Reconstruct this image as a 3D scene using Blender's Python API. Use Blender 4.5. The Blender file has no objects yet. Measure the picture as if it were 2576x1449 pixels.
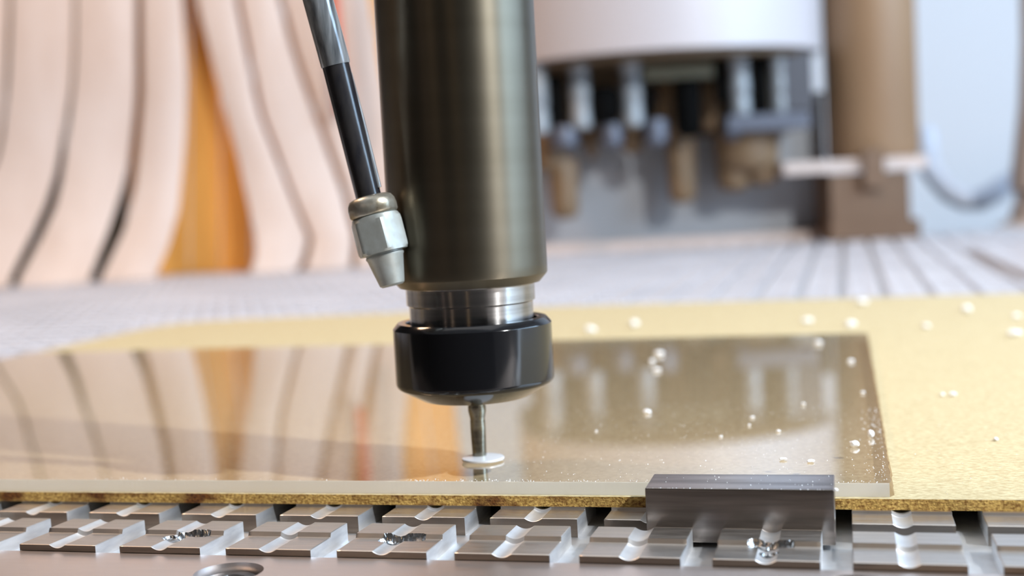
import bpy, bmesh, math, random
import numpy as np
from mathutils import Vector, Matrix, noise as mnoise
random.seed(7)
S = 0.001                       # the scene is measured in millimetres, Blender in metres
sc = bpy.context.scene
col = sc.collection

# ---------------------------------------------------------------- camera
F_PX, YAW, PITCH, ROLL = 3309.3, 0.252013, 0.072541, 0.054063
CAM = np.array([78.810, -270.147, 57.137])
f0 = np.array([-math.sin(YAW), math.cos(YAW), 0.0]); r0 = np.array([math.cos(YAW), math.sin(YAW), 0.0]); zz = np.array([0, 0, 1.0])
FW = f0 * math.cos(PITCH) - zz * math.sin(PITCH)
UP0 = zz * math.cos(PITCH) + f0 * math.sin(PITCH)
RT = r0 * math.cos(ROLL) - UP0 * math.sin(ROLL)
UP = UP0 * math.cos(ROLL) + r0 * math.sin(ROLL)
cam = bpy.data.cameras.new('camera'); cam_ob = bpy.data.objects.new('camera', cam); col.objects.link(cam_ob)
cam.sensor_width = 36.0; cam.lens = F_PX / 2576 * 36.0
cam.clip_start = 0.005; cam.clip_end = 20
cam_ob.matrix_world = Matrix(((RT[0], UP[0], -FW[0], CAM[0] * S), (RT[1], UP[1], -FW[1], CAM[1] * S), (RT[2], UP[2], -FW[2], CAM[2] * S), (0, 0, 0, 1)))
cam.dof.use_dof = True; cam.dof.focus_distance = 0.252; cam.dof.aperture_fstop = 11.8; cam.dof.aperture_blades = 0
sc.camera = cam_ob

def at(px, py, D):
    """The point (mm) that lies D mm ahead of the camera at picture position px, py; used to survey the place."""
    return CAM + (FW + RT * (px - 1288) / F_PX - UP * (py - 724.5) / F_PX) * D

# ---------------------------------------------------------------- light
def lin(r, g, b):
    f = lambda c: (c / 255) / 12.92 if c <= 10.3 else ((c / 255 + 0.055) / 1.055) ** 2.4
    return (f(r), f(g), f(b))

world = bpy.data.worlds.new('world'); sc.world = world; world.use_nodes = True
world.node_tree.nodes['Background'].inputs[0].default_value = (0.9, 0.92, 1.0, 1)
world.node_tree.nodes['Background'].inputs[1].default_value = 0.06

def lamp(name, kind, loc, target, watts, color, size=0.1, size_y=None):
    l = bpy.data.lights.new(name, kind); l.energy = watts; l.color = color
    if kind == 'AREA':
        l.size = size
        if size_y: l.shape = 'RECTANGLE'; l.size_y = size_y
        else: l.shape = 'DISK'
    else:
        l.shadow_soft_size = size
    o = bpy.data.objects.new(name, l); col.objects.link(o)
    o.location = Vector(loc) * S
    d = Vector(target) - Vector(loc)
    o.rotation_euler = d.to_track_quat('-Z', 'Y').to_euler()
    return o

lamp('key_lamp', 'AREA', (900, -300, 800), (0, 0, 0), 22, (0.95, 0.98, 1.0), 0.035)
lamp('window_light', 'AREA', (1290, 500, 500), (0, 600, 200), 46, (0.50, 0.73, 1.0), 1.3, 0.9)
lamp('overhead_fill', 'AREA', (0, 300, 1480), (0, 300, 0), 6, (1.0, 0.96, 0.92), 1.4, 1.4)  # added fill from above to lift the whole room, no known fixture
lamp('warm_lamp', 'AREA', (-750, 250, 950), (-320, 480, 0), 7.0, (1.0, 0.66, 0.42), 0.25)
lamp('desk_bulb', 'POINT', (140, -790, 360), (0, 0, 0), 0.34, (1.0, 0.66, 0.34), 0.010)
lamp('desk_bulb', 'POINT', (-280, -750, 360), (0, 0, 0), 0.42, (1.0, 0.72, 0.5), 0.012)
lamp('desk_bulb', 'POINT', (-455, -655, 340), (0, 0, 0), 0.2, (1.0, 0.72, 0.58), 0.008)

sc.view_settings.view_transform = 'Standard'; sc.view_settings.look = 'None'
sc.view_settings.exposure = 0.0; sc.view_settings.gamma = 1.0; sc.view_settings.use_curve_mapping = False
sc.cycles.use_denoising = True
sc.cycles.max_bounces = 10; sc.cycles.transparent_max_bounces = 16
sc.cycles.sample_clamp_indirect = 6

# ---------------------------------------------------------------- materials
def mat(name, c1, c2=None, metal=0.0, rough=0.5, scale=(60, 60, 60), cbias=0.5, bump=0.0, bscale=(300, 300, 300), aniso=0.0, ior=1.5, detail=4, rvar=0.0, spec=None, coat=0.0):
    m = bpy.data.materials.new(name); m.use_nodes = True
    nt = m.node_tree; N = nt.nodes; L = nt.links; b = N['Principled BSDF']
    tc = N.new('ShaderNodeTexCoord')
    b.inputs['Metallic'].default_value = metal; b.inputs['Roughness'].default_value = rough; b.inputs['IOR'].default_value = ior
    if spec is not None: b.inputs['Specular IOR Level'].default_value = spec
    if coat: b.inputs['Coat Weight'].default_value = coat; b.inputs['Coat Roughness'].default_value = 0.08
    b.inputs['Base Color'].default_value = (*c1, 1)
    def tex(s, det):
        mp = N.new('ShaderNodeMapping'); mp.inputs['Scale'].default_value = s
        n = N.new('ShaderNodeTexNoise'); n.inputs['Scale'].default_value = 1.0; n.inputs['Detail'].default_value = det
        L.new(tc.outputs['Object'], mp.inputs[0]); L.new(mp.outputs[0], n.inputs['Vector']); return n
    if c2 is not None:
        n = tex(scale, detail)
        r = N.new('ShaderNodeValToRGB'); r.color_ramp.elements[0].position = cbias - 0.16; r.color_ramp.elements[1].position = cbias + 0.16
        r.color_ramp.elements[0].color = (*c1, 1); r.color_ramp.elements[1].color = (*c2, 1)
        L.new(n.outputs['Fac'], r.inputs[0]); L.new(r.outputs[0], b.inputs['Base Color'])
        if rvar:
            mr = N.new('ShaderNodeMapRange'); mr.inputs[1].default_value = 0.3; mr.inputs[2].default_value = 0.7
            mr.inputs[3].default_value = max(0.02, rough - rvar); mr.inputs[4].default_value = rough + rvar
            L.new(n.outputs['Fac'], mr.inputs[0]); L.new(mr.outputs[0], b.inputs['Roughness'])
    if bump:
        n2 = tex(bscale, 3); bp = N.new('ShaderNodeBump'); bp.inputs['Strength'].default_value = 1.0; bp.inputs['Distance'].default_value = bump * S
        L.new(n2.outputs['Fac'], bp.inputs['Height']); L.new(bp.outputs[0], b.inputs['Normal'])
    if aniso:
        b.inputs['Anisotropic'].default_value = aniso; b.inputs['Anisotropic Rotation'].default_value = 0.25
        tg = N.new('ShaderNodeTangent'); tg.direction_type = 'RADIAL'; tg.axis = 'Z'
        L.new(tg.outputs[0], b.inputs['Tangent'])
    return m

M = {}
M['bed'] = mat('milled_aluminium', lin(222, 216, 210), lin(204, 198, 192), 1.0, 0.37, (120, 900, 120), bump=0.003, bscale=(90, 1400, 1400), rvar=0.06)
M['bed_side'] = mat('milled_side', lin(236, 236, 236), lin(214, 214, 216), 1.0, 0.5, (160, 160, 700), bump=0.004, bscale=(160, 160, 1500))
M['bed_shade'] = mat('shaded_metal', lin(46, 43, 40), None, 0.6, 0.5)  # shade under the board, put into the colour of the covered rows
M['bed_front'] = mat('shaded_front_face', lin(160, 149, 138), lin(142, 131, 121), 1.0, 0.24, (60, 900, 900), bump=0.002, bscale=(60, 1400, 1400))  # same metal as the tops, colour darkened for the dim side they face
M['bed_rail'] = mat('rail_aluminium', lin(246, 234, 228), lin(222, 211, 206), 1.0, 0.38, (18, 90, 40), bump=0.01, bscale=(60, 1600, 900), rvar=0.08)
M['bed_far'] = mat('dusty_aluminium', lin(208, 206, 210), lin(184, 182, 186), 0.15, 0.5, (14, 14, 14), rvar=0.1)
M['gouge'] = mat('bright_gouged_aluminium', (0.85, 0.87, 0.9), (0.5, 0.52, 0.54), 1.0, 0.22, (700, 700, 700), bump=0.06, bscale=(900, 900, 900))
M['screw'] = mat('screw_steel', (0.34, 0.34, 0.35), (0.2, 0.2, 0.2), 1.0, 0.34, (300, 300, 300), bump=0.02, bscale=(900, 900, 900))
M['dark'] = mat('black_recess', (0.006, 0.006, 0.006), None, 0, 0.7)
M['mdf'] = mat('fibreboard_face', lin(204, 190, 150), lin(172, 153, 112), 0, 0.62, (900, 1700, 900), detail=6, bump=0.06, bscale=(1900, 3200, 1900))
def edge_mat():
    m = mat('fibreboard_edge', lin(200, 160, 84), None, 0, 0.85, bump=0.14, bscale=(2600, 2600, 2600)); nt = m.node_tree; N = nt.nodes; L = nt.links
    tc = N['Texture Coordinate']; out = []
    for scl, det, lo, hi, c1, c2 in (((1500, 1500, 2600), 4, 0.34, 0.66, (134, 92, 36), (228, 190, 108)), ((75, 30, 120), 3, 0.36, 0.46, (150, 112, 66), (255, 255, 255))):
        mp = N.new('ShaderNodeMapping'); mp.inputs['Scale'].default_value = scl; n = N.new('ShaderNodeTexNoise'); n.inputs['Scale'].default_value = 1; n.inputs['Detail'].default_value = det
        q = N.new('ShaderNodeValToRGB'); q.color_ramp.elements[0].position = lo; q.color_ramp.elements[1].position = hi
        q.color_ramp.elements[0].color = (*lin(*c1), 1); q.color_ramp.elements[1].color = (*lin(*c2), 1)
        L.new(tc.outputs['Object'], mp.inputs[0]); L.new(mp.outputs[0], n.inputs['Vector']); L.new(n.outputs['Fac'], q.inputs[0]); out.append(q)
    x = N.new('ShaderNodeMix'); x.data_type = 'RGBA'; x.blend_type = 'MULTIPLY'; x.inputs[0].default_value = 1.0
    L.new(out[0].outputs[0], x.inputs[6]); L.new(out[1].outputs[0], x.inputs[7]); L.new(x.outputs[2], N['Principled BSDF'].inputs['Base Color'])
    return m
M['mdf_edge'] = edge_mat()          # scorched where the saw lingered
M['quill'] = mat('bronze_anodised', lin(104, 98, 86), lin(96, 90, 78), 1.0, 0.40, (3, 3, 130), detail=2, aniso=0.7)
M['nut'] = mat('black_oxide', (0.006, 0.006, 0.007), None, 0.0, 0.12, ior=1.5)
M['neck'] = mat('turned_steel', (0.46, 0.44, 0.42), (0.33, 0.32, 0.31), 1.0, 0.22, (8, 8, 900), aniso=1.0, bump=0.004, bscale=(10, 10, 2600))
M['mill'] = mat('carbide', lin(150, 145, 130), lin(120, 115, 102), 1.0, 0.2, (200, 200, 900))
M['sleeve'] = mat('clear_grey_sleeve', lin(70, 74, 78), lin(176, 180, 182), 0.3, 0.16, (420, 420, 22), ior=1.6, bump=0.08, bscale=(220, 220, 40))
M['tube'] = mat('black_tube', (0.012, 0.012, 0.016), (0.03, 0.028, 0.028), 0.0, 0.22, (400, 400, 120), ior=1.6, bump=0.05, bscale=(260, 260, 60))
M['fitting'] = mat('zinc_plate', lin(172, 178, 176), lin(152, 154, 148), 0.35, 0.42, (260, 260, 260), bump=0.05, bscale=(420, 420, 420), rvar=0.06)
M['fitting_worn'] = mat('worn_zinc', lin(190, 188, 178), lin(120, 110, 92), 0.7, 0.35, (230, 230, 230), bump=0.12, bscale=(380, 380, 380), detail=6)
M['clamp'] = mat('dark_ground_steel', lin(166, 158, 152), lin(118, 112, 107), 1.0, 0.2, (25, 260, 420), bump=0.004, bscale=(60, 900, 1600), rvar=0.06)
M['white'] = mat('white_acrylic_chip', (0.88, 0.89, 0.9), None, 0, 0.35)
M['wood_slat'] = mat('pale_bent_wood', lin(208, 193, 185), lin(197, 178, 167), 0, 0.5, (22, 22, 8))
M['wood_edge'] = mat('raw_wood_edge', lin(226, 168, 124), lin(208, 150, 106), 0, 0.6, (40, 40, 15))
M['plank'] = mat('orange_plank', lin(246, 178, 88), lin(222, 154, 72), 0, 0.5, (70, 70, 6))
M['plank_shade'] = mat('shaded_plank', lin(84, 74, 52), lin(66, 58, 40), 0, 0.6, (70, 70, 6))  # shadow of the gaps between the left slats, painted as plank colour
M['red'] = mat('red_paint', lin(196, 84, 50), None, 0, 0.4)
M['housing'] = mat('white_enamel', lin(186, 180, 182), None, 0, 0.35)
M['fascia'] = mat('grey_gloss', lin(160, 162, 166), None, 0.2, 0.3)
M['ledge'] = mat('pale_ledge', lin(198, 180, 170), None, 0, 0.5)
M['brownplate'] = mat('brown_plate', lin(96, 78, 56), None, 0, 0.6)
M['chrome'] = mat('grey_chrome', lin(146, 151, 155), None, 0.2, 0.5)
M['darkgrey'] = mat('dark_grey', lin(70, 70, 76), None, 0.2, 0.5)
M['bluegrey'] = mat('blue_grey', lin(88, 92, 104), None, 0.2, 0.45)
M['olive'] = mat('pale_olive', lin(120, 118, 100), None, 0.2, 0.4)
M['tan'] = mat('tan_holder', lin(124, 100, 74), lin(108, 86, 60), 0, 0.5, (30, 30, 12))
M['black'] = mat('hole_black', (0.003, 0.003, 0.003), None, 0, 0.8, spec=0.05)
M['column'] = mat('brown_column', lin(148, 118, 88), lin(134, 104, 76), 0, 0.5, (14, 14, 5))
M['column_dark'] = mat('dark_brown_wood', lin(112, 84, 60), lin(98, 72, 50), 0, 0.5, (20, 20, 8))
M['hose_grey'] = mat('blue_grey_hose', lin(208, 214, 228), None, 0, 0.5)
M['post'] = mat('tan_post', lin(196, 172, 156), None, 0, 0.5)
M['wall'] = mat('white_wall', lin(226, 230, 236), None, 0, 0.7)
M['wall_dark'] = mat('brown_wall', lin(26, 23, 20), None, 0, 0.8)
M['wall_warm'] = mat('cream_wall', lin(214, 190, 166), None, 0, 0.8)
M['floor'] = mat('floor_grey', lin(110, 108, 104), None, 0, 0.8)
M['ceil'] = mat('ceiling_white', lin(220, 216, 210), None, 0, 0.8)

# clear acrylic: light passes straight, the surface mirrors by its angle
m = bpy.data.materials.new('clear_acrylic'); m.use_nodes = True; nt = m.node_tree; nt.nodes.clear()
o_ = nt.nodes.new('ShaderNodeOutputMaterial'); mx = nt.nodes.new('ShaderNodeMixShader'); tr = nt.nodes.new('ShaderNodeBsdfTransparent')
gl = nt.nodes.new('ShaderNodeBsdfGlossy'); 
gm = nt.nodes.new('ShaderNodeNewGeometry'); dt = nt.nodes.new('ShaderNodeVectorMath'); dt.operation = 'DOT_PRODUCT'
nt.links.new(gm.outputs['Incoming'], dt.inputs[0]); nt.links.new(gm.outputs['Normal'], dt.inputs[1])
def mth(op, a, b=None):
    q = nt.nodes.new('ShaderNodeMath'); q.operation = op
    if isinstance(a, (int, float)): q.inputs[0].default_value = a
    else: nt.links.new(a, q.inputs[0])
    if b is not None: q.inputs[1].default_value = b
    return q.outputs[0]
sub = nt.nodes.new('ShaderNodeMath'); sub.operation = 'SUBTRACT'; sub.inputs[0].default_value = 1.0
nt.links.new(mth('ABSOLUTE', dt.outputs['Value']), sub.inputs[1])
frv = mth('ADD', mth('MULTIPLY', mth('POWER', sub.outputs[0], 5.0), 0.96), 0.04)      # Schlick, the same from both sides of the sheet
one = mth('ADD', frv, 1.0); dv = nt.nodes.new('ShaderNodeMath'); dv.operation = 'DIVIDE'
nt.links.new(mth('MULTIPLY', frv, 2.0), dv.inputs[0]); nt.links.new(one, dv.inputs[1]); frv = dv.outputs[0]      # top face and underside (thin air gap below) both mirror
gl.inputs['Roughness'].default_value = 0.012; tr.inputs[0].default_value = (0.975, 0.94, 0.945, 1)
nt.links.new(frv, mx.inputs[0]); nt.links.new(tr.outputs[0], mx.inputs[1]); nt.links.new(gl.outputs[0], mx.inputs[2]); nt.links.new(mx.outputs[0], o_.inputs[0])
m.use_transparent_shadow = True
M['acrylic'] = m
m = bpy.data.materials.new('acrylic_underside'); m.use_nodes = True; nt = m.node_tree; nt.nodes.clear()
o_ = nt.nodes.new('ShaderNodeOutputMaterial'); tr = nt.nodes.new('ShaderNodeBsdfTransparent'); nt.links.new(tr.outputs[0], o_.inputs[0])
m.use_transparent_shadow = True
M['under'] = m
def frosted(name, c, amt):
    m = bpy.data.materials.new(name); m.use_nodes = True; nt = m.node_tree; nt.nodes.clear()
    o_ = nt.nodes.new('ShaderNodeOutputMaterial'); mx = nt.nodes.new('ShaderNodeMixShader'); mx2 = nt.nodes.new('ShaderNodeMixShader')
    df = nt.nodes.new('ShaderNodeBsdfPrincipled'); df.inputs['Base Color'].default_value = (*c, 1); df.inputs['Roughness'].default_value = 0.4
    tl = nt.nodes.new('ShaderNodeBsdfTranslucent'); tl.inputs[0].default_value = (*c, 1); tr = nt.nodes.new('ShaderNodeBsdfTransparent')
    mx.inputs[0].default_value = 0.4; mx2.inputs[0].default_value = amt
    nt.links.new(df.outputs[0], mx.inputs[1]); nt.links.new(tl.outputs[0], mx.inputs[2])
    nt.links.new(mx.outputs[0], mx2.inputs[1]); nt.links.new(tr.outputs[0], mx2.inputs[2]); nt.links.new(mx2.outputs[0], o_.inputs[0])
    m.use_transparent_shadow = True
    return m
M['frost'] = frosted('frosted_cut_edge', lin(232, 228, 220), 0.12)
M['frost_side'] = frosted('frosted_edge_reflection', lin(158, 128, 88), 0.35)  # the brown paints in the inner reflection along this edge

# ---------------------------------------------------------------- builders
def link(name, me, parent=None):
    o = bpy.data.objects.new(name, me); col.objects.link(o)
    if parent is not None: o.parent = parent
    return o

class MB:
    """collects faces in millimetres and links them as one mesh object"""
    def __init__(s): s.v = []; s.f = []; s.mi = []
    def add(s, vs, fs, mi=0):
        k = len(s.v); s.v += [tuple(map(float, p)) for p in vs]; s.f += [[i + k for i in f] for f in fs]; s.mi += [mi] * len(fs); return s
    def box(s, x0, x1, y0, y1, z0, z1, mi=0, xf=None):
        vs = [(x, y, z) for z in (z0, z1) for y in (y0, y1) for x in (x0, x1)]
        if xf: vs = [xf(*p) for p in vs]
        return s.add(vs, [(0, 2, 3, 1), (4, 5, 7, 6), (0, 1, 5, 4), (2, 6, 7, 3), (0, 4, 6, 2), (1, 3, 7, 5)], mi)
    def lathe(s, prof, cx=0, cy=0, n=48, mi=0, xf=None, cap=True, closed=False):
        vs = []; fs = []
        for r, z in prof:
            for i in range(n):
                a = 2 * math.pi * i / n; p = (cx + r * math.cos(a), cy + r * math.sin(a), z)
                vs.append(xf(*p) if xf else p)
        P = len(prof)
        for j in range(P if closed else P - 1):
            for i in range(n):
                a, b = j * n + i, j * n + (i + 1) % n; c, d = ((j + 1) % P) * n + (i + 1) % n, ((j + 1) % P) * n + i
                fs.append((a, b, c, d))
        if cap and not closed:
            fs.append(tuple(range(n - 1, -1, -1))); fs.append(tuple((P - 1) * n + i for i in range(n)))
        return s.add(vs, fs, mi)
    def tube(s, pts, rad, n=16, mi=0):
        pts = [Vector(p) for p in pts]; vs = []; fs = []; up = Vector((0.3, 0.9, 0.2))
        for k, p in enumerate(pts):
            t = (pts[min(k + 1, len(pts) - 1)] - pts[max(k - 1, 0)]).normalized()
            a = t.cross(up).normalized(); b = t.cross(a).normalized(); r = rad[k] if isinstance(rad, (list, tuple)) else rad
            for i in range(n):
                q = 2 * math.pi * i / n; vs.append(p + a * (r * math.cos(q)) + b * (r * math.sin(q)))
        for k in range(len(pts) - 1):
            for i in range(n): fs.append((k * n + i, k * n + (i + 1) % n, (k + 1) * n + (i + 1) % n, (k + 1) * n + i))
        fs.append(tuple(range(n - 1, -1, -1))); fs.append(tuple((len(pts) - 1) * n + i for i in range(n)))
        return s.add(vs, fs, mi)
    def prism(s, poly, z0, z1, mi=0, xf=None):
        n = len(poly); vs = [(x, y, z0) for x, y in poly] + [(x, y, z1) for x, y in poly]
        if xf: vs = [xf(*p) for p in vs]
        return s.add(vs, [tuple(range(n - 1, -1, -1)), tuple(range(n, 2 * n))] + [(i, (i + 1) % n, n + (i + 1) % n, n + i) for i in range(n)], mi)
    def build(s, name, mats, parent=None, smooth=None, bevel=None, origin=None):
        me = bpy.data.meshes.new(name)
        og = np.array(origin if origin is not None else (0, 0, 0), float)
        me.from_pydata([((p[0] - og[0]) * S, (p[1] - og[1]) * S, (p[2] - og[2]) * S) for p in s.v], [], s.f)
        for q in (mats if isinstance(mats, list) else [mats]): me.materials.append(q)
        me.polygons.foreach_set('material_index', s.mi)
        bm = bmesh.new(); bm.from_mesh(me); bmesh.ops.recalc_face_normals(bm, faces=bm.faces); bm.to_mesh(me); bm.free()
        o = link(name, me, parent)
        if origin is not None: o.location = Vector(og) * S - (parent.location if parent else Vector())
        if bevel:
            b = o.modifiers.new('bevel', 'BEVEL'); b.width = bevel * S; b.segments = 2; b.limit_method = 'ANGLE'; b.angle_limit = math.radians(35); b.harden_normals = False
        if smooth:
            me.polygons.foreach_set('use_smooth', [True] * len(me.polygons))
            me.set_sharp_from_angle(angle=math.radians(smooth))
        me.update(); return o

def tag(o, label=None, cat=None, group=None, kind=None):
    for k, v in (('label', label), ('category', cat), ('group', group), ('kind', kind)):
        if v: o[k] = v
    return o
def empty(name, loc=(0, 0, 0)):
    o = bpy.data.objects.new(name, None); col.objects.link(o); o.location = Vector(loc) * S; o.empty_display_size = 0.01; return o

# ---------------------------------------------------------------- the room
X0, X1, Y0, Y1, Z0, Z1 = -1500, 1320, -1300, 1760, -900, 1520
tag(MB().box(X0 - 60, X1 + 60, Y0 - 60, Y1 + 60, Z0 - 60, Z0).build('floor', M['floor']), kind='structure')
tag(MB().box(X0 - 60, X1 + 60, Y0 - 60, Y1 + 60, Z1, Z1 + 60).build('ceiling', M['ceil']), kind='structure')
tag(MB().box(X0, X1, Y1, Y1 + 60, Z0, Z1).build('wall_back', M['wall']), kind='structure')
tag(MB().box(X0, X1, Y0 - 60, Y0, Z0, Z1).build('wall_front', M['wall_dark']), kind='structure')
tag(MB().box(X0 - 60, X0, Y0, Y1, Z0, Z1).build('wall_left', M['wall_dark']), kind='structure')
tag(MB().box(X1, X1 + 60, Y0, Y1, Z0, Z1).build('wall_right', M['wall']), kind='structure')

# ---------------------------------------------------------------- the slotted machine bed
LEFTS = [-144.0, -122.0, -99.9, -78.0, -56.2, -34.2, -12.2, 10.0, 32.4, 55.1, 77.7, 100.6, 123.4]
def bw(x): return float(np.interp(x, [-80, 100], [16.6, 17.8]))
def dy(x): return float(np.interp(x, [-300, -80, -60, -17, 10, 30, 78, 100, 300], [4.4, 1.0, 0.6, 0.1, -0.3, -0.6, -2.0, -2.6, -7.0]))
Z_FLOOR = -8.8
bed = tag(empty('slotted_bed', (0, -40, -40)), 'grey metal machine bed milled into square blocks by crossing slots', 'machine bed')
BO = Vector((0, -40, -40)) * S
def bedpart(mb, name, m, **k):
    o = mb.build(name, m, bed, **k); o.location = -BO; return o

def groove(u, w, half=1.7, depth=0.62):
    d = abs(u - w * 0.5)
    return -depth * (1 - (d / half) ** 2) if d < half else 0.0

def block(L, y_rear, y_front, ztop, skew, name='bed_block', pits=()):
    w = bw(L)
    us = sorted(set([0, 0.12, w - 0.12, w] + list(np.linspace(0.12, w - 0.12, 24)) + list(w * 0.5 + np.linspace(-1.75, 1.75, 15)) + [p[0] + d for p in pits for d in np.linspace(-p[4] - p[2] - .3, p[4] + p[2] + .3, 22)]))
    n = y_rear - y_front
    vs_ = sorted(set([0, 0.12, n - 0.12, n] + list(np.linspace(0.12, n - 0.12, 20)) + ztop[1] + [p[1] + d for p in pits for d in np.linspace(-p[2] - .3, p[2] + .3, 16)]))
    us = [u for u in us if 0 <= u <= w]; vs_ = [v for v in vs_ if 0 <= v <= n]
    V = []; Fc = []; mi = []; nu = len(us)
    for v in vs_:
        for u in us:
            z = ztop[0](u, v, w) + groove(u, w)
            hit = 0
            for (pu, pv, pr, pd, pl) in pits:
                dd = math.hypot(max(abs(u - pu) - pl, 0), v - pv) + 0.25 * mnoise.noise((u * 1.3 + L, v * 1.3, 0))
                if dd < pr: z = min(z, -5.6 - pd * min(1.0, (pr - dd) / 0.35) + 0.12 * mnoise.noise((u * 1.2 + L, v * 1.2, 3)))
            if u in (0, w) or v in (0, n): z -= 0.10
            x = L + u; y = y_rear - v
            sk = (x - 77) * 0.0115 * (-y - 29) / 22 if skew else 0
            V.append((x + sk, y + dy(x), z))
    for j in range(len(vs_) - 1):
        for i in range(nu - 1):
            Fc.append((j * nu + i, j * nu + i + 1, (j + 1) * nu + i + 1, (j + 1) * nu + i))
            uu = (us[i] + us[i + 1]) / 2; vv = (vs_[j] + vs_[j + 1]) / 2
            mi.append(1 if any(math.hypot(max(abs(uu - p[0]) - p[4], 0), vv - p[1]) < p[2] + 0.1 for p in pits) else (2 if abs(uu - w * 0.5) < 1.7 else 0))
    # side skirts
    ring = [i for i in range(nu)] + [j * nu + nu - 1 for j in range(1, len(vs_))] + [(len(vs_) - 1) * nu + i for i in range(nu - 2, -1, -1)] + [j * nu for j in range(len(vs_) - 2, 0, -1)]
    k0 = len(V)
    for i in ring: V.append((V[i][0], V[i][1], Z_FLOOR - 0.05))
    for a in range(len(ring)):
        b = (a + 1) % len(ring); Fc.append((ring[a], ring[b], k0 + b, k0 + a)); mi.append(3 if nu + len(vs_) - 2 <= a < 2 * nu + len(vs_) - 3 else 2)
    mb = MB(); mb.add(V, Fc); mb.mi = mi
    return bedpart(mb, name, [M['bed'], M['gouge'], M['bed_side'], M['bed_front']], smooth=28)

zN = (lambda u, v, w: -5.2 if v < 7.4 else (-6.0 if v > 7.75 else -5.2 - 0.8 * (v - 7.4) / 0.35), [7.2, 7.4, 7.6, 7.75, 8.0])
zA = (lambda u, v, w: -4.72 if v < 9.3 else (-5.2 if v > 9.4 else -4.72 - 0.48 * (v - 9.3) / 0.1), [9.2, 9.3, 9.4, 9.5])
for k, L in enumerate(LEFTS):
    pits = ()
    if L == -56.2: pits = ((10.6, 8.0, 1.2, 1.3, 2.3), (7.2, 10.0, 1.5, 0.9, 0.6))
    if L == -12.2: pits = ((10.2, 8.2, 1.3, 1.5, 2.4), (7.2, 8.8, 1.7, 1.0, 0.5))
    if L == 55.1: pits = ((10.6, 7.8, 1.0, 1.3, 1.4), (7.4, 7.8, 1.6, 0.9, 0.6), (9.0, 11.8, 1.5, 1.2, 0.0))
    block(L, -34.5, -50.9, zN, True, pits=pits)
    block(L, -12.6, -29.3, zA, True)
# the bed farther back: blocks too shallow in the picture to pick apart
mb = MB()
for r in range(0, 50):
    yf = -7.3 + 22.15 * r
    for c in range(-30, 27):
        xl = 10.0 + 22.25 * c; w = 17.2; g = xl + w / 2
        zt = -4.72
        def P(x, y, z): return (x, y - 0.0165 * x, z)
        a, b = yf, yf + 17
        V = []
        for y in (a, b):
            V += [P(xl, y, Z_FLOOR), P(xl, y, zt), P(g - 1.7, y, zt), P(g, y, zt - .6), P(g + 1.7, y, zt), P(xl + w, y, zt), P(xl + w, y, Z_FLOOR)]
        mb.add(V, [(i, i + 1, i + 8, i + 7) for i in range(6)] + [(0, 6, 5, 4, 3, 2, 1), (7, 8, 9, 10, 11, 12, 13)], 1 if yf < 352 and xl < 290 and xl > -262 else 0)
tag(bedpart(mb, 'far_blocks', [M['bed_far'], M['bed_shade']]), kind='stuff')
bedpart(MB().box(-660, 620, -49.0, 1105, -30, Z_FLOOR), 'base_plate', M['bed_side'])
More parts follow.
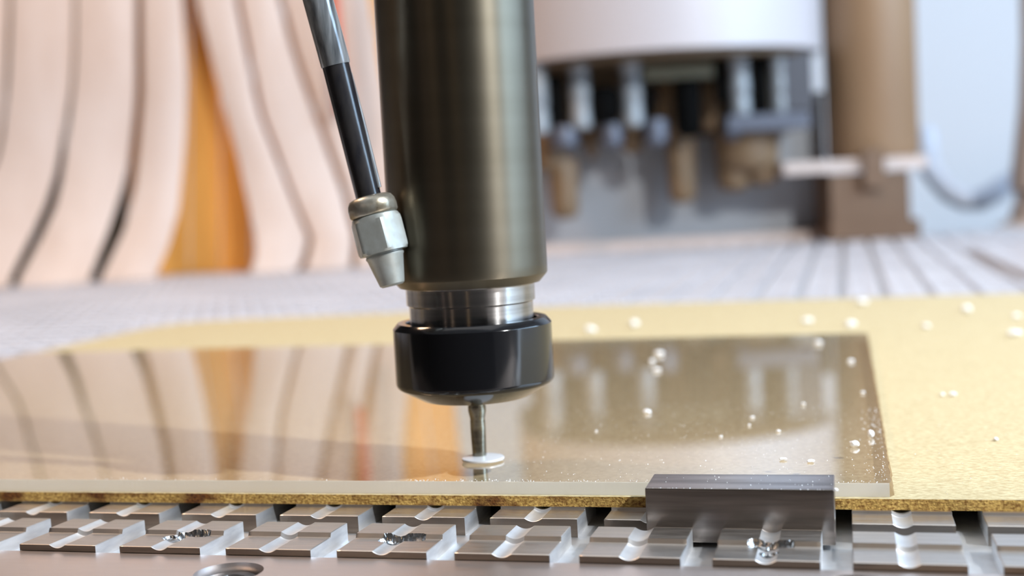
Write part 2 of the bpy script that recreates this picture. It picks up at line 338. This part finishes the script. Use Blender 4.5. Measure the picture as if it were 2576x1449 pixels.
# front rail with counterbored screws
def rail_mesh():
    mb = MB(); zt = -7.3
    holes = [(-29.7, -61.2), (78.2, -61.6)]; R = 6.2
    xs = [-190, -29.7 - 9, -29.7 + 9, 78.2 - 9, 78.2 + 9, 260]
    yf_ = lambda x: -51.2 + dy(x) * 1.02
    for i in range(5):
        xa, xb = xs[i], xs[i + 1]; n = 8 if i in (0, 2, 4) else 1
        for q in range(n):
            a = xa + (xb - xa) * q / n; b = xa + (xb - xa) * (q + 1) / n
            if i in (1, 3): continue
            mb.add([(a, yf_(a), zt), (b, yf_(b), zt), (b, -95, zt), (a, -95, zt)], [(0, 1, 2, 3)])
            mb.add([(a, yf_(a), zt), (b, yf_(b), zt), (b, yf_(b), -30), (a, yf_(a), -30)], [(0, 1, 2, 3)])
            mb.add([(a, -95, zt), (b, -95, zt), (b, -95, -30), (a, -95, -30)], [(0, 1, 2, 3)])
    for hx, hy in holes:
        n = 64; rim = [(hx + R * math.cos(2 * math.pi * i / n), hy + R * math.sin(2 * math.pi * i / n)) for i in range(n)]
        out = []
        for i in range(n):
            c, s_ = math.cos(2 * math.pi * i / n), math.sin(2 * math.pi * i / n)
            top = yf_(hx + 9 * max(-1, min(1, c / max(abs(s_), 1e-6)))) - hy; bot = 95 + hy
            t = min(9 / abs(c) if abs(c) > 1e-6 else 1e9, (top / s_ if s_ > 1e-6 else 1e9), (bot / -s_ if s_ < -1e-6 else 1e9))
            out.append((hx + c * t, hy + s_ * t))
        # the square's own corners
        V = [(x, y, zt) for x, y in rim] + [(x, y, zt) for x, y in out] + [(x, y, zt - 6) for x, y in rim]
        mb.add(V, [(i, (i + 1) % n, n + (i + 1) % n, n + i) for i in range(n)] + [(i, (i + 1) % n, 2 * n + (i + 1) % n, 2 * n + i) for i in range(n)] + [tuple(range(2 * n, 3 * n))])
        cs = [(hx + 9, yf_(hx + 9)), (hx - 9, yf_(hx - 9)), (hx - 9, -95), (hx + 9, -95)]
        for (qx, qy) in cs:
            d = sorted(range(n), key=lambda i: math.hypot(out[i][0] - qx, out[i][1] - qy))[:2]
            mb.add([(qx, qy, zt), (*out[d[0]], zt), (*out[d[1]], zt)], [(0, 1, 2)])
        mb.add([(cs[0][0], cs[0][1], zt), (cs[1][0], cs[1][1], zt), (cs[1][0], cs[1][1], -30), (cs[0][0], cs[0][1], -30)], [(0, 1, 2, 3)])
    rail = bedpart(mb, 'front_rail', M['bed_rail'], smooth=30)
    for hx, hy in holes:
        mb2 = MB(); zt2 = -8.6
        mb2.lathe([(5.2, -13), (5.2, zt2 - .4), (4.8, zt2), (2.9, zt2)], hx, hy, 48, cap=False)
        hexr = [(hx + 2.9 * math.cos(a * math.pi / 3), hy + 2.9 * math.sin(a * math.pi / 3)) for a in range(6)]
        mb2.lathe([(2.9, zt2), (2.6, zt2 - .3), (2.6, zt2 - 2.6)], hx, hy, 6, cap=False)
        mb2.add([(x, y, zt2 - 2.6) for x, y in hexr], [tuple(range(6))])
        q = mb2.build('socket_screw', M['screw'], rail, smooth=30); q['label'] = 'sunken socket-head screw'
rail_mesh()

# ---------------------------------------------------------------- fibreboard and acrylic sheet
board = MB()
nb = 90; Vt = []; Vb = []
yfr = lambda x, top: (-22.4 - 0.0115 * x + (0.0 if top else 0.15)) + 0.10 * mnoise.noise((x * 0.9, 5.0 if top else 9.0, 0)) 
xs = np.linspace(-275, 300, 420)
back = [(300, 378), (157, 381), (-79, 389), (-240, 372), (-268, 360), (-273, 330)]
T = [(x, yfr(x, True), -2.62 + 0.05 * mnoise.noise((x * 1.3, 0, 7))) for x in xs]; B = [(x, yfr(x, False), -4.7 - 0.04 * abs(mnoise.noise((x * 1.5, 3, 7)))) for x in xs]
n = len(xs)
V = T + B + [(x, y, -2.62) for x, y in back] + [(x, y, -4.7) for x, y in back]; nb_ = len(back)
tp = list(range(n)) + [2 * n + i for i in range(nb_)]; bt = [n + i for i in range(n)] + [2 * n + nb_ + i for i in range(nb_)]
board.add(V, [tuple(tp), tuple(reversed(bt))], 0)
board.add(V, [(tp[i], tp[(i + 1) % len(tp)], bt[(i + 1) % len(bt)], bt[i]) for i in range(len(tp))], 1)
mdf = board.build('fibreboard', [M['mdf'], M['mdf_edge']])
tag(mdf, 'tan fibreboard backing sheet with scorched brown edge lying on the slotted bed', 'board')

sheet_root = tag(empty('acrylic_sheet', (0, -21, -2.6)), 'clear glossy acrylic sheet lying on the tan fibreboard under the cutter', 'plastic sheet')
def sp(mb, name, m, **k):
    o = mb.build(name, m, sheet_root, **k); o.location = -sheet_root.location; return o
xs = np.linspace(-262, 84.6, 700)
fr_ = lambda x: -21.2 - 0.008 * x + 0.07 * mnoise.noise((x * 0.35, 1, 2)) + 0.05 * mnoise.noise((x * 2.1, 4, 2))
topf = [(x, fr_(x), 0.0) for x in xs]
rs = np.linspace(0, 1, 160)
jr = lambda t: 0.35 * mnoise.noise((t * 60, 8, 8)) + 0.15 * mnoise.noise((t * 200, 8, 8))
right = [(85.0 - 0.8 * t + jr(t), -21.9 + t * 237.5, 0.0) for t in rs[1:]]
topring = topf + right + [(-262, 220, 0.0)]
sp(MB().add(topring, [tuple(range(len(topring)))]), 'sheet', M['acrylic'])
botf = [(x, -21.35 - 0.008 * x, -2.58) for x in xs]
e = MB(); nn = len(xs); lip = [(x, fr_(x) * .3 + .7 * (-21.28 - 0.008 * x), -0.16) for x in xs]; e.add(topf + lip + botf, [(i, i + 1, nn + i + 1, nn + i) for i in range(nn - 1)] + [(nn + i, nn + i + 1, 2 * nn + i + 1, 2 * nn + i) for i in range(nn - 1)])
sp(e, 'cut_edge', M['frost'])['label'] = 'milky frosted front cut edge'
rr = [topf[-1]] + right; rb = [(p[0] + 0.5, p[1], -2.58) for p in rr]; rb[0] = botf[-1]
e = MB(); e.add(rr + rb, [(i, i + 1, len(rr) + i + 1, len(rr) + i) for i in range(len(rr) - 1)])
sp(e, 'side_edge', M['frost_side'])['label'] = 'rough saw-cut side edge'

# ---------------------------------------------------------------- steel stop block in the cross slot
def cl(x, y, z): return (x, y - 0.03 * (x - 41), z)
prof = [(-35.3, 2.05), (-23.7, 2.05), (-23.7, -3.2), (-30.0, -5.0), (-30.0, -7.9), (-35.3, -7.9)]
stop = MB(); V = []
prof = [(-35.3, 2.05), (-23.5, 2.05), (-23.5, -5.0), (-30.4, -5.0), (-30.4, -7.9), (-35.3, -7.9)]
for x in (41.3, 74.9): V += [cl(x, y, z) if y < -30 else (x, y - 0.012 * (x - 41), z) for y, z in prof]
stop.add(V, [(0, 1, 2, 3), (0, 3, 4, 5), (6, 9, 8, 7), (6, 11, 10, 9)] + [(i, (i + 1) % 6, 6 + (i + 1) % 6, 6 + i) for i in range(6)])
so = stop.build('stop_block', M['clamp'], bevel=0.22)
tag(so, 'dark ground steel stop block standing in the cross slot against the sheet edge', 'clamp')

# ---------------------------------------------------------------- spindle
spin = tag(empty('spindle', (0, 0, 0)), 'bronze cylindrical router spindle with black collet nut above the clear sheet', 'spindle')
MB().lathe([(14.9, 38.0), (15.0, 38.0), (16.6, 39.75), (16.72, 40.1), (16.76, 42), (16.8, 60), (16.8, 262), (15.5, 264)], n=160).build('quill', M['quill'], spin, smooth=20)
MB().lathe([(13.2, 30), (13.3, 30), (13.3, 33.9), (13.45, 34.1), (13.8, 34.25), (13.85, 37.7), (14.3, 38.02), (12, 38.1)], n=160, cap=False).build('shaft', M['neck'], spin, smooth=20)
fil = [(17.05 - 1.3 * (1 - math.cos(a)), 17.7 - 1.5 * math.sin(a)) for a in np.linspace(0, 1.15, 8)]
nutp = [(13.9, 28.5), (14.1, 30.3), (14.3, 30.5), (15.95, 30.5), (16.05, 30.42), (16.98, 29.35), (17.05, 29.2)] + [(17.05, 24)] + fil + [(11.6, 13.75), (11.2, 13.6), (10.5, 13.55), (8.0, 13.6), (7.8, 13.9), (2.3, 13.9), (2.1, 14.5)]
MB().lathe(nutp, n=160, cap=False).build('collet_nut', M['nut'], spin, smooth=24)
mb = MB(); mb.lathe([(1.2, 15), (1.95, 15), (1.95, 11.9), (1.88, 11.85), (1.88, 11.6), (1.95, 11.55), (1.95, 10.6), (1.62, 9.0), (1.6, 8.4)], n=40)
nz, na = 60, 36; V = []; Fc = []
for j in range(nz + 1):
    z = 8.4 - (8.4 - 0.18) * j / nz; tw = (8.4 - z) * 0.2; mixf = min(1, j / 14)
    for i in range(na):
        a = 2 * math.pi * i / na; fl = abs(math.sin(a)) ** 1.5
        r = 1.66 * (1 - 0.09 * fl * mixf); V.append((r * math.cos(a + tw), r * math.sin(a + tw), z))
for j in range(nz):
    for i in range(na): Fc.append((j * na + i, j * na + (i + 1) % na, (j + 1) * na + (i + 1) % na, (j + 1) * na + i))
Fc.append(tuple(nz * na + i for i in range(na)))
mb.add(V, Fc); mb.build('end_mill', M['mill'], spin, smooth=35)

# disc of plastic on the cutter tip
dx_, dy_ = 1.25, -1.8
mb = MB(); mb.lathe([(0.1, 0.30), (4.2, 0.26), (4.5, 0.34), (4.58, 0.5), (4.5, 0.80), (4.2, 0.88), (0.1, 0.86)], dx_, dy_, 72)
M['slug'] = mat('slug_plastic', (0.62, 0.61, 0.61), None, 0, 0.3)
tag(mb.build('plastic_slug', M['slug'], smooth=40, origin=(dx_, dy_, 0.26)), 'thin round white plastic disc around the tip of the cutter', 'offcut')

# ---------------------------------------------------------------- air nozzle
noz = tag(empty('air_nozzle', (-11.5, -17.2, 39.5)), 'black air tube with grey metal nozzle hanging beside the bronze spindle', 'nozzle')
def np_(mb, name, m, **k):
    o = mb.build(name, m, noz, **k); o.location = -noz.location; return o
A0 = Vector(at(988, 719, 268)); A1 = Vector(at(931, 500, 268)); ax = (A1 - A0).normalized(); LEN = (A1 - A0).length
e1 = ax.cross(Vector(FW)).normalized(); e2 = ax.cross(e1).normalized()
def nx(x, y, t): p = A0 + ax * t + e1 * x + e2 * y; return (p.x, p.y, p.z)
sc_ = 3309.3 / 268
mb = MB(); mb.lathe([(1.2, 0.9), (1.3, 0.0), (2.1, 0.0), (2.55, 0.35), (2.72, 1.0), (3.75, 5.9), (3.95, 6.2), (3.95, 6.5), (3.8, 6.7), (3.8, 7.1)], n=48, xf=nx)
np_(mb, 'nozzle_tip', M['fitting'], smooth=35)
mb = MB(); R6 = 5.55; hexp = lambda r, rot_: [(r * math.cos(a * math.pi / 3 + rot_), r * math.sin(a * math.pi / 3 + rot_)) for a in range(6)]
n = 96; V = []; Fc = []; rot_ = math.radians(106)
def hr(a):
    q = (a - rot_) % (math.pi / 3) - math.pi / 6; return R6 * math.cos(math.pi / 6) / math.cos(q)
lev = [(7.0, 4.4), (7.0, 4.95), (7.5, 5.35), (8.2, 9), (13.0, 9), (13.8, 5.3), (14.6, 4.75), (14.9, 4.2)]
for t, lim in lev:
    for i in range(n):
        a = 2 * math.pi * i / n; r = min(hr(a), lim); V.append(nx(r * math.cos(a), r * math.sin(a), t))
for j in range(len(lev) - 1):
    for i in range(n): Fc.append((j * n + i, j * n + (i + 1) % n, (j + 1) * n + (i + 1) % n, (j + 1) * n + i))
Fc += [tuple(range(n - 1, -1, -1)), tuple((len(lev) - 1) * n + i for i in range(n))]
np_(mb.add(V, Fc), 'hex_nut', M['fitting'], smooth=22)
mb = MB(); mb.lathe([(4.2, 14.7), (4.75, 14.9), (5.0, 15.3), (5.05, 16.6), (4.85, 17.6), (4.35, 18.4), (3.6, 18.75), (2.9, 18.6), (2.6, 18.0)], n=64, xf=nx)
np_(mb, 'collar', M['fitting_worn'], smooth=50)['label'] = 'worn rounded collar'
b0 = at(926, 490, 268); b1 = at(843, 158, 265); b2 = at(800, 0, 262); b3 = at(735, -240, 258)
lp = lambda a, b, t: tuple(a + (b - a) * t)
np_(MB().tube([nx(0, 0, 16.5), b0, lp(b0, b1, .35), lp(b0, b1, .7), b1, lp(b1, b2, .3)], [2.6, 2.62, 2.66, 2.72, 2.78, 2.78], 28), 'black_tube', M['tube'], smooth=50)
np_(MB().tube([lp(b1, b0, .02), b1, lp(b1, b2, .5), b2, b3], [2.95, 3.0, 3.0, 3.0, 3.0], 28), 'grey_sleeve', M['sleeve'], smooth=50)['label'] = 'glossy grey outer sleeve'
np_(MB().tube([nx(-2.45, 0.9, 20), nx(-2.5, 0.9, 26), nx(-2.55, 0.9, 34), nx(-2.6, 0.8, 44)], [0.5, 0.55, 0.55, 0.4], 10), 'seam', M['sleeve'], smooth=50)['label'] = 'thin raised seam'

# ---------------------------------------------------------------- chips of swarf
def chip(px, py, size, z0, label, group=None, seed=0, squash=0.8):
    rn = random.Random(seed)
    v = FW + RT * (px - 1288) / F_PX - UP * (py - 724.5) / F_PX; p = CAM + v * ((z0 - CAM[2]) / v[2])
    bm = bmesh.new(); bmesh.ops.create_icosphere(bm, subdivisions=2, radius=1)
    st = (rn.uniform(.8, 1.3), rn.uniform(.7, 1.1), squash)
    off = rn.random() * 50
    for q in bm.verts:
        c = q.co.copy(); k = 1 + 0.35 * mnoise.noise((c.x * 1.4 + off, c.y * 1.4, c.z * 1.4))
        q.co = Vector((c.x * st[0] * k, c.y * st[1] * k, c.z * st[2] * k)) * size
    lo = min(q.co.z for q in bm.verts)
    for q in bm.verts: q.co = Vector((q.co.x, q.co.y, q.co.z - lo)) * S
    me = bpy.data.meshes.new('plastic_chip'); bm.to_mesh(me); bm.free(); me.materials.append(M['white'])
    o = link('plastic_chip', me); o.location = Vector(p) * S
    return tag(o, label, 'swarf chip', group)
chip(2191, 1101, 0.85, 0, 'round white plastic chip nearest the right edge of the clear sheet', seed=1, squash=1.0)
chip(2149, 1124, 0.85, 0, 'lumpy white two-lobed plastic chip on the clear sheet left of the round one', seed=2)
chip(2040, 1163, 0.9, 0, 'flat white flake on the sheet behind the right end of the stop block', seed=3, squash=0.3)
chip(1970, 1158, 0.9, 0, 'flat white flake on the sheet left of the one behind the stop block end', seed=4, squash=0.3)
chip(2103, 1236, 0.38, 2.0, 'tiny white plastic chip on the front right corner of the stop block', seed=5)
g = 'small white crumbs scattered on the clear sheet'
for i, (x, y, s, l) in enumerate([
    (1658, 893, 1.3, 'largest blurred white crumb of the cluster on the clear sheet right of the collet nut'),
    (1640, 912, 1.0, 'middle white crumb of the cluster on the clear sheet right of the collet nut'),
    (1652, 934, 1.0, 'nearest white crumb of the cluster on the clear sheet right of the collet nut'),
    (2058, 866, 1.2, 'blurred white crumb near the far right corner of the clear sheet'),
    (2140, 911, 0.9, 'blurred white crumb by the right edge, farthest back along that edge of the sheet'),
    (2170, 990, .6, 'white crumb by the right edge of the sheet, behind the round white chip'),
    (1892, 1052, 0.5, 'tiny white crumb on the sheet, right one of two behind the stop block'),
    (1628, 1040, 0.9, 'single white crumb on the sheet nearer than the cluster beside the collet nut'),
    (2021, 1019, 0.6, 'white crumb on the sheet left of the crumb behind the round white chip'),
    (1958, 1087, .5, 'tiny white crumb on the sheet left of the lumpy two-lobed chip'),
    (1813, 1100, .4, 'tiny white crumb on the sheet behind the middle of the stop block top'),
    (1885, 1072, .45, 'tiny white crumb on the sheet just nearer than the right one of two'),
    (1500, 1086, .35, 'tiny white crumb on the sheet closest to the cutter on its right')]):
    chip(x, y, s, 0, l, g, 20 + i, 0.55)
g = 'small white crumbs scattered on the bare fibreboard'
for i, (x, y, s, l) in enumerate([
    (1485, 836, 2.2, 'blurred white crumb on the bare board behind the sheet, nearest the spindle'),
    (1595, 822, 2.2, 'blurred white crumb on the bare board behind the sheet, second from the spindle'),
    (2030, 812, 1.8, 'blurred white crumb on the bare board behind the sheet, left of its far right corner'),
    (2140, 822, 2.0, 'blurred white crumb on the bare board just behind the far right corner of the sheet'),
    (2168, 766, 2.2, 'blurred white crumb by the back edge of the board, below the column'),
    (2430, 785, 2.2, 'blurred white crumb near the back right of the bare board, left one of two'),
    (2552, 845, 1.9, 'blurred white crumb on the bare board at the right border, lower one of two'),
    (2370, 996, .7, 'white crumb on the bare board right of the sheet, left one of a pair'),
    (2397, 996, .9, 'white crumb on the bare board right of the sheet, right one of a pair'),
    (2505, 1109, .6, 'white crumb nearest the front on the bare board right of the sheet'),
    (2556, 800, 1.5, 'blurred white crumb on the bare board at the right border, upper one of two'),
    (2330, 825, 1.5, 'faint white crumb on the bare board right of the far sheet corner')]):
    chip(x, y, s, -2.6, l, g, 50 + i, 0.6)
# fine dust: nobody could count it
mb = MB()
def speck(x, y, z, s):
    a = random.random() * 6.28
    mb.add([(x + s * math.cos(a), y + s * math.sin(a), z), (x + s * math.cos(a + 2.1), y + s * math.sin(a + 2.1), z), (x + s * math.cos(a + 4.2), y + s * math.sin(a + 4.2), z), (x, y, z + s * 0.9)], [(0, 1, 3), (1, 2, 3), (2, 0, 3), (0, 2, 1)])
for i in range(260):
    x = random.uniform(-10, 84) if random.random() < .75 else random.uniform(-100, 84); speck(x, fr_(x) + random.uniform(0.2, 1.6) ** 2 * .7 + .15, 0.01, random.uniform(.05, .14))
for i in range(500):
    x = random.uniform(5, 84) ; speck(x, random.uniform(-18, 70), 0.01, random.uniform(.03, .13))
for i in range(160): speck(84.3 - random.random() ** 2 * 4, random.uniform(-20, 60), 0.01, random.uniform(.05, .16))
tag(mb.build('acrylic_dust', M['white']), 'fine white specks of plastic dust scattered over the clear sheet', 'dust', kind='stuff')
mb = MB()
for i in range(150): speck(random.uniform(90, 160), random.uniform(-20, 120), -2.6, random.uniform(.05, .16))
for i in range(50):
    x = random.uniform(42, 74.5); speck(x, random.choice([-35.2 - 0.03 * (x - 41), random.uniform(-34, -25)]), 2.06, random.uniform(.06, .16))
tag(mb.build('metal_dust', M['white']), 'fine white specks on the stop block and the bare board', 'dust', kind='stuff')

# ---------------------------------------------------------------- bent wooden slats at the back left
def rsmp(tab, ys):
    t = np.array(tab, float); return np.interp(ys, t[:, 0], t[:, 1])
def slat(Lt, Rt, D, label, bulge=2.5, th=7):
    ys = np.concatenate([np.linspace(-320, 400, 14), np.linspace(440, 735, 16)])
    l = rsmp(Lt, ys); r = rsmp(Rt, ys); nu = 7; V = []
    for k, y in enumerate(ys):
        curl = 40 * max(0, (y - 300) / 400) ** 2           # the foot kicks forward
        for back in (0, 1):
            for i in range(nu):
                t = i / (nu - 1); d = D - bulge * (1 - (2 * t - 1) ** 2) - curl + back * th
                p = at(l[k] + (r[k] - l[k]) * t, y, d); V.append((p[0], p[1], max(p[2], -4.6)))
    m_ = MB(); R2 = 2 * nu; Ff = []; mi = []
    for k in range(len(ys) - 1):
        for i in range(nu - 1):
            a = k * R2 + i; Ff.append((a, a + 1, a + R2 + 1, a + R2)); mi.append(0)
            a += nu; Ff.append((a, a + 1, a + R2 + 1, a + R2)); mi.append(0)
        for i in (0, nu - 1): a = k * R2 + i; Ff.append((a, a + nu, a + R2 + nu, a + R2)); mi.append(1)
    for k in (0, len(ys) - 1): Ff.append([k * R2 + i for i in range(nu)] + [k * R2 + nu + i for i in range(nu - 1, -1, -1)]); mi.append(1)
    m_.add(V, Ff); m_.mi = mi
    o = m_.build('bent_slat', [M['wood_slat'], M['wood_edge']], smooth=40)
    return tag(o, label, 'wooden slat', 'bent slats at the back')
slat([(-320, -150), (0, -140), (700, -330)], [(-320, 20), (0, 22), (200, 14), (380, -6), (520, -66), (700, -158)], 1262, 'pale bent wooden slat cut by the left border of the photo')
slat([(-320, 27), (0, 30), (200, 24), (380, 4), (520, -54), (700, -142)], [(-320, 188), (0, 186), (150, 184), (250, 175), (440, 138), (520, 112), (600, 74), (705, 22)], 1257, 'pale bent wooden slat, second from the left border')
slat([(-320, 195), (0, 193), (150, 191), (250, 184), (460, 155), (520, 140), (600, 104), (705, 46)], [(-320, 340), (0, 341), (250, 341), (400, 324), (466, 310), (580, 272), (700, 224)], 1252, 'pale bent wooden slat between two dark gaps, third from the left border')
slat([(-320, 357), (0, 359), (250, 362), (466, 342), (580, 312), (700, 254)], [(-320, 432), (0, 458), (200, 470), (350, 466), (528, 450), (620, 424), (692, 392)], 1247, 'narrow pale slat bending left beside the wide orange gap')
slat([(-320, 466), (0, 497), (200, 545), (400, 600), (580, 640), (640, 645), (690, 630)], [(-320, 556), (0, 592), (280, 648), (500, 733), (600, 773), (660, 758), (695, 733)], 1247, 'pale slat bulging right at its foot, just right of the wide orange gap')
slat([(-320, 572), (0, 606), (280, 662), (500, 746), (600, 788), (660, 776), (695, 755)], [(-320, 640), (0, 700), (150, 740), (320, 800), (480, 858), (600, 888), (690, 878)], 1252, 'pale slat bulging right at its foot, second to the right of the orange gap')
slat([(-320, 655), (0, 714), (150, 754), (320, 814), (480, 874), (600, 905), (690, 895)], [(-320, 730), (0, 796), (200, 836), (400, 902), (560, 960), (690, 985)], 1257, 'pale slat behind the black air tube')
slat([(-320, 770), (0, 830), (200, 872), (400, 918), (560, 974), (690, 998)], [(-320, 860), (0, 930), (200, 960), (450, 1020), (690, 1070)], 1262, 'pale slat half hidden behind the left side of the spindle')
mb = MB(); mb.tube([at(832, -320, 1236), at(840, 0, 1236), at(853, 150, 1236), at(858, 285, 1236)], 5.0, 14)
rod = tag(mb.build('red_rod', M['red'], smooth=50), 'thin red rod behind the black air tube, seen mirrored in the sheet', 'rod')
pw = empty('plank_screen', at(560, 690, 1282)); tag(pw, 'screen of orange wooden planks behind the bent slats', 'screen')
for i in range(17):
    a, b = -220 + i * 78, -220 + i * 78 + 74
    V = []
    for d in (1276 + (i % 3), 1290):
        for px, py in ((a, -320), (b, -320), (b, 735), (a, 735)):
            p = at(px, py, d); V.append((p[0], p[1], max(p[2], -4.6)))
    o = MB().add(V, [(0, 1, 2, 3), (7, 6, 5, 4), (0, 4, 5, 1), (1, 5, 6, 2), (2, 6, 7, 3), (3, 7, 4, 0)]).build('plank', M['plank'] if i > 6 else M['plank_shade'], pw)
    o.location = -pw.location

# ---------------------------------------------------------------- the second machine head at the back right
def loc(px, py, d):
    """sideways u and height z (mm) of picture position px, py on the upright plane d mm ahead"""
    v = FW + RT * (px - 1288) / F_PX - UP * (py - 724.5) / F_PX
    t = d / (v @ f0); return (v @ r0) * t, CAM[2] + v[2] * t
def W(u, d, z): q = CAM + r0 * u + f0 * d; return (q[0], q[1], z)
def slab(px0, px1, py0, py1, d0, d1, pyref=None, zmin=-4.6):
    """upright box between picture columns px0..px1 and rows py0..py1 (read at its middle), from d0 to d1 ahead"""
    cxm = (px0 + px1) / 2; cym = (py0 + py1) / 2
    u0 = loc(px0, cym, d0)[0]; u1 = loc(px1, cym, d0)[0]; zt = loc(cxm, py0, d0)[1]; zb = max(zmin, loc(cxm, py1, d0)[1])
    return MB().box(u0, u1, d0, d1, zb, zt, xf=W)
def bobbin(px, wpx, rows, d, n=28):
    """turned upright body: rows of (py, width factor)"""
    u = loc(px, rows[len(rows) // 2][0], d)[0]; r = wpx / 2 / F_PX * d
    prof = [(max(0.2, r * k), max(-4.6, loc(px, y, d)[1])) for y, k in rows][::-1]
    return MB().lathe(prof, u, d, n, xf=W)
o0 = W(*(lambda a: (a[0], 1215, 0))(loc(1700, 500, 1215)))
head = tag(empty('drill_head', (o0[0], o0[1], 0)), 'white machine head with a bank of grey drill spindles in front of a grey panel', 'machine')
def hp(mb, name, m, label=None, **k):
    o = mb.build(name, m, head, **k); o.location = -head.location
    if label: o['label'] = label
    return o
# housing: rounded in plan
dH = 1275; uL = loc(1255, 130, 1200)[0]; uR = loc(2068, 110, 1255)[0]; um = (uL + uR) / 2; hw = (uR - uL) / 2
zb = loc(1700, 120, 1145)[1]
pl = [(um + hw * math.cos(a), dH - 130 * math.sin(a)) for a in np.linspace(0, math.pi, 41)] + [(uL, dH + 120), (uR, dH + 120)]
hp(MB().prism([(u, d) for u, d in pl], zb, zb + 260, xf=W), 'housing', M['housing'], smooth=30)
pl2 = [(um + (hw - 8) * math.cos(a), dH - 122 * math.sin(a)) for a in np.linspace(0, math.pi, 41)] + [(uL + 8, dH + 110), (uR - 8, dH + 110)]
hp(MB().prism(pl2, zb - 5, zb + .5, xf=W), 'underside_plate', M['brownplate'], smooth=30)
hp(slab(1300, 2078, 250, 655, 1290, 1310), 'fascia', M['fascia'])
hp(slab(1300, 1985, 120, 350, 1272, 1288), 'back_plate', M['brownplate'])
hp(slab(1300, 2090, 600, 655, 1262, 1290), 'foot_ledge', M['ledge'])
hp(slab(1620, 1795, 165, 198, 1205, 1222), 'cross_bar', M['olive'])
dS = 1212
for px, w, y0, y1 in ((1352, 54, 120, 338), (1460, 50, 120, 325), (1590, 52, 120, 318), (1862, 48, 120, 305), (1962, 40, 120, 300)):
    rows = [(y0, 1), (y0 + 60, 1), (y0 + 64, .9), (y0 + 74, .9), (y0 + 78, 1), (y1 - 70, 1), (y1 - 66, .92), (y1 - 56, .92), (y1 - 52, 1), (y1 - 6, 1), (y1, .8)]
    hp(bobbin(px, w, rows, dS), 'drill_sleeve', M['chrome'], smooth=40)
for px, w, y0, y1 in ((1400, 46, 195, 328), (1520, 84, 226, 310), (1640, 30, 220, 292), (1733, 66, 198, 346), (1814, 30, 125, 262), (1915, 36, 125, 300)):
    hp(bobbin(px, w, [(y0 - 8, .55), (y0, .9), (y0 + 10, 1), (y1 - 22, 1), (y1 - 8, .8), (y1, .4)], dS + 4), 'dark_hole', M['black'], smooth=40)  # black bodies that paint in the darkness of open holes
hp(slab(1975, 2044, 132, 275, 1205, 1240), 'motor_box', M['darkgrey'])
hp(slab(1832, 2040, 285, 326, 1200, 1240), 'mounting_ring', M['bluegrey'])
for px, w, y0, y1 in ((1420, 70, 318, 375), (1540, 56, 312, 372), (1650, 60, 300, 368), (1842, 44, 316, 352)):
    hp(bobbin(px, w, [(y0, .9), (y0 + 8, 1), (y1 - 12, 1), (y1, .6)], dS + 6), 'chuck', M['bluegrey'], smooth=40)
for px, w, y0, y1 in ((1385, 90, 338, 435), (1422, 74, 400, 552), (1488, 32, 320, 398), (1592, 60, 325, 388), (1690, 90, 205, 345), (1716, 72, 325, 512), (1790, 60, 205, 330), (1845, 84, 325, 482), (1915, 90, 325, 466), (1880, 160, 330, 435)):
    hp(bobbin(px, w, [(y0, .92), (y0 + 6, 1), ((y0 * 2 + y1) / 3, 1), ((y0 + 2 * y1) / 3, .96), (y1 - 22, .95), (y1 - 9, .8), (y1 - 2, .5), (y1, .2)], dS + 36), 'tool_holder', M['tan'], smooth=40)

# brown column on its plinth
colm = tag(empty('brown_column', W(loc(2200, 600, 1262)[0], 1262, -4.6)), 'round brown column on a dark square plinth beside the drill head', 'column')
def cp(mb, name, m, **k):
    o = mb.build(name, m, colm, **k); o.location = -colm.location; return o
cp(bobbin(2196, 226, [(-320, 1), (380, 1), (396, .96), (402, .8)], 1262, 40), 'shaft', M['column'], smooth=40)
cp(slab(2092, 2290, 432, 604, 1222, 1300), 'plinth', M['column_dark'])
cp(slab(2092, 2316, 556, 606, 1218, 1304), 'plinth_foot', M['column_dark'])
cp(slab(1972, 2332, 400, 430, 1219, 1290), 'cap_plate', M['ledge'])
cp(slab(2174, 2226, 375, 470, 1211, 1217), 'strap', M['column_dark'])

# things standing at the far right
mb = bobbin(2640, 190, [(-200, .6), (100, .62), (260, .72), (380, .88), (470, 1), (478, .86), (508, .86), (516, .95), (545, 1), (600, 1.35), (612, 1.4)], 1330, 36)
tag(mb.build('tan_post', M['post'], smooth=30), 'rounded tan post with a flared foot cut by the right border', 'post')
pts = [at(x, y, 1420) for x, y in ((2340, 425), (2362, 455), (2390, 486), (2425, 503), (2465, 503), (2500, 485), (2535, 462), (2575, 440))]
pts = [at(2330, 340, 1520), at(2334, 395, 1450)] + pts + [at(2590, 400, 1450), at(2600, 320, 1520)]
tag(MB().tube(pts, 11.5, 14).build('hanging_hose', M['hose_grey'], smooth=50), 'blue-grey hose sagging in a loop in front of the white back wall', 'hose')
V = []
for z in (-4.6, -1.5):
    for px, py in ((2440, 632), (2640, 612), (2660, 700), (2600, 706)):
        v = FW + RT * (px - 1288) / F_PX - UP * (py - 724.5) / F_PX; p = CAM + v * ((-4.6 - CAM[2]) / v[2]); V.append((p[0], p[1], z))
tag(MB().add(V, [(0, 1, 2, 3), (4, 5, 6, 7)] + [(i, (i + 1) % 4, 4 + (i + 1) % 4, 4 + i) for i in range(4)]).build('highlight_panel', M['housing']), 'thin white panel standing in for a highlight on the far right of the bed', 'panel')  # bright glint on the last bed column, modelled as a white plate
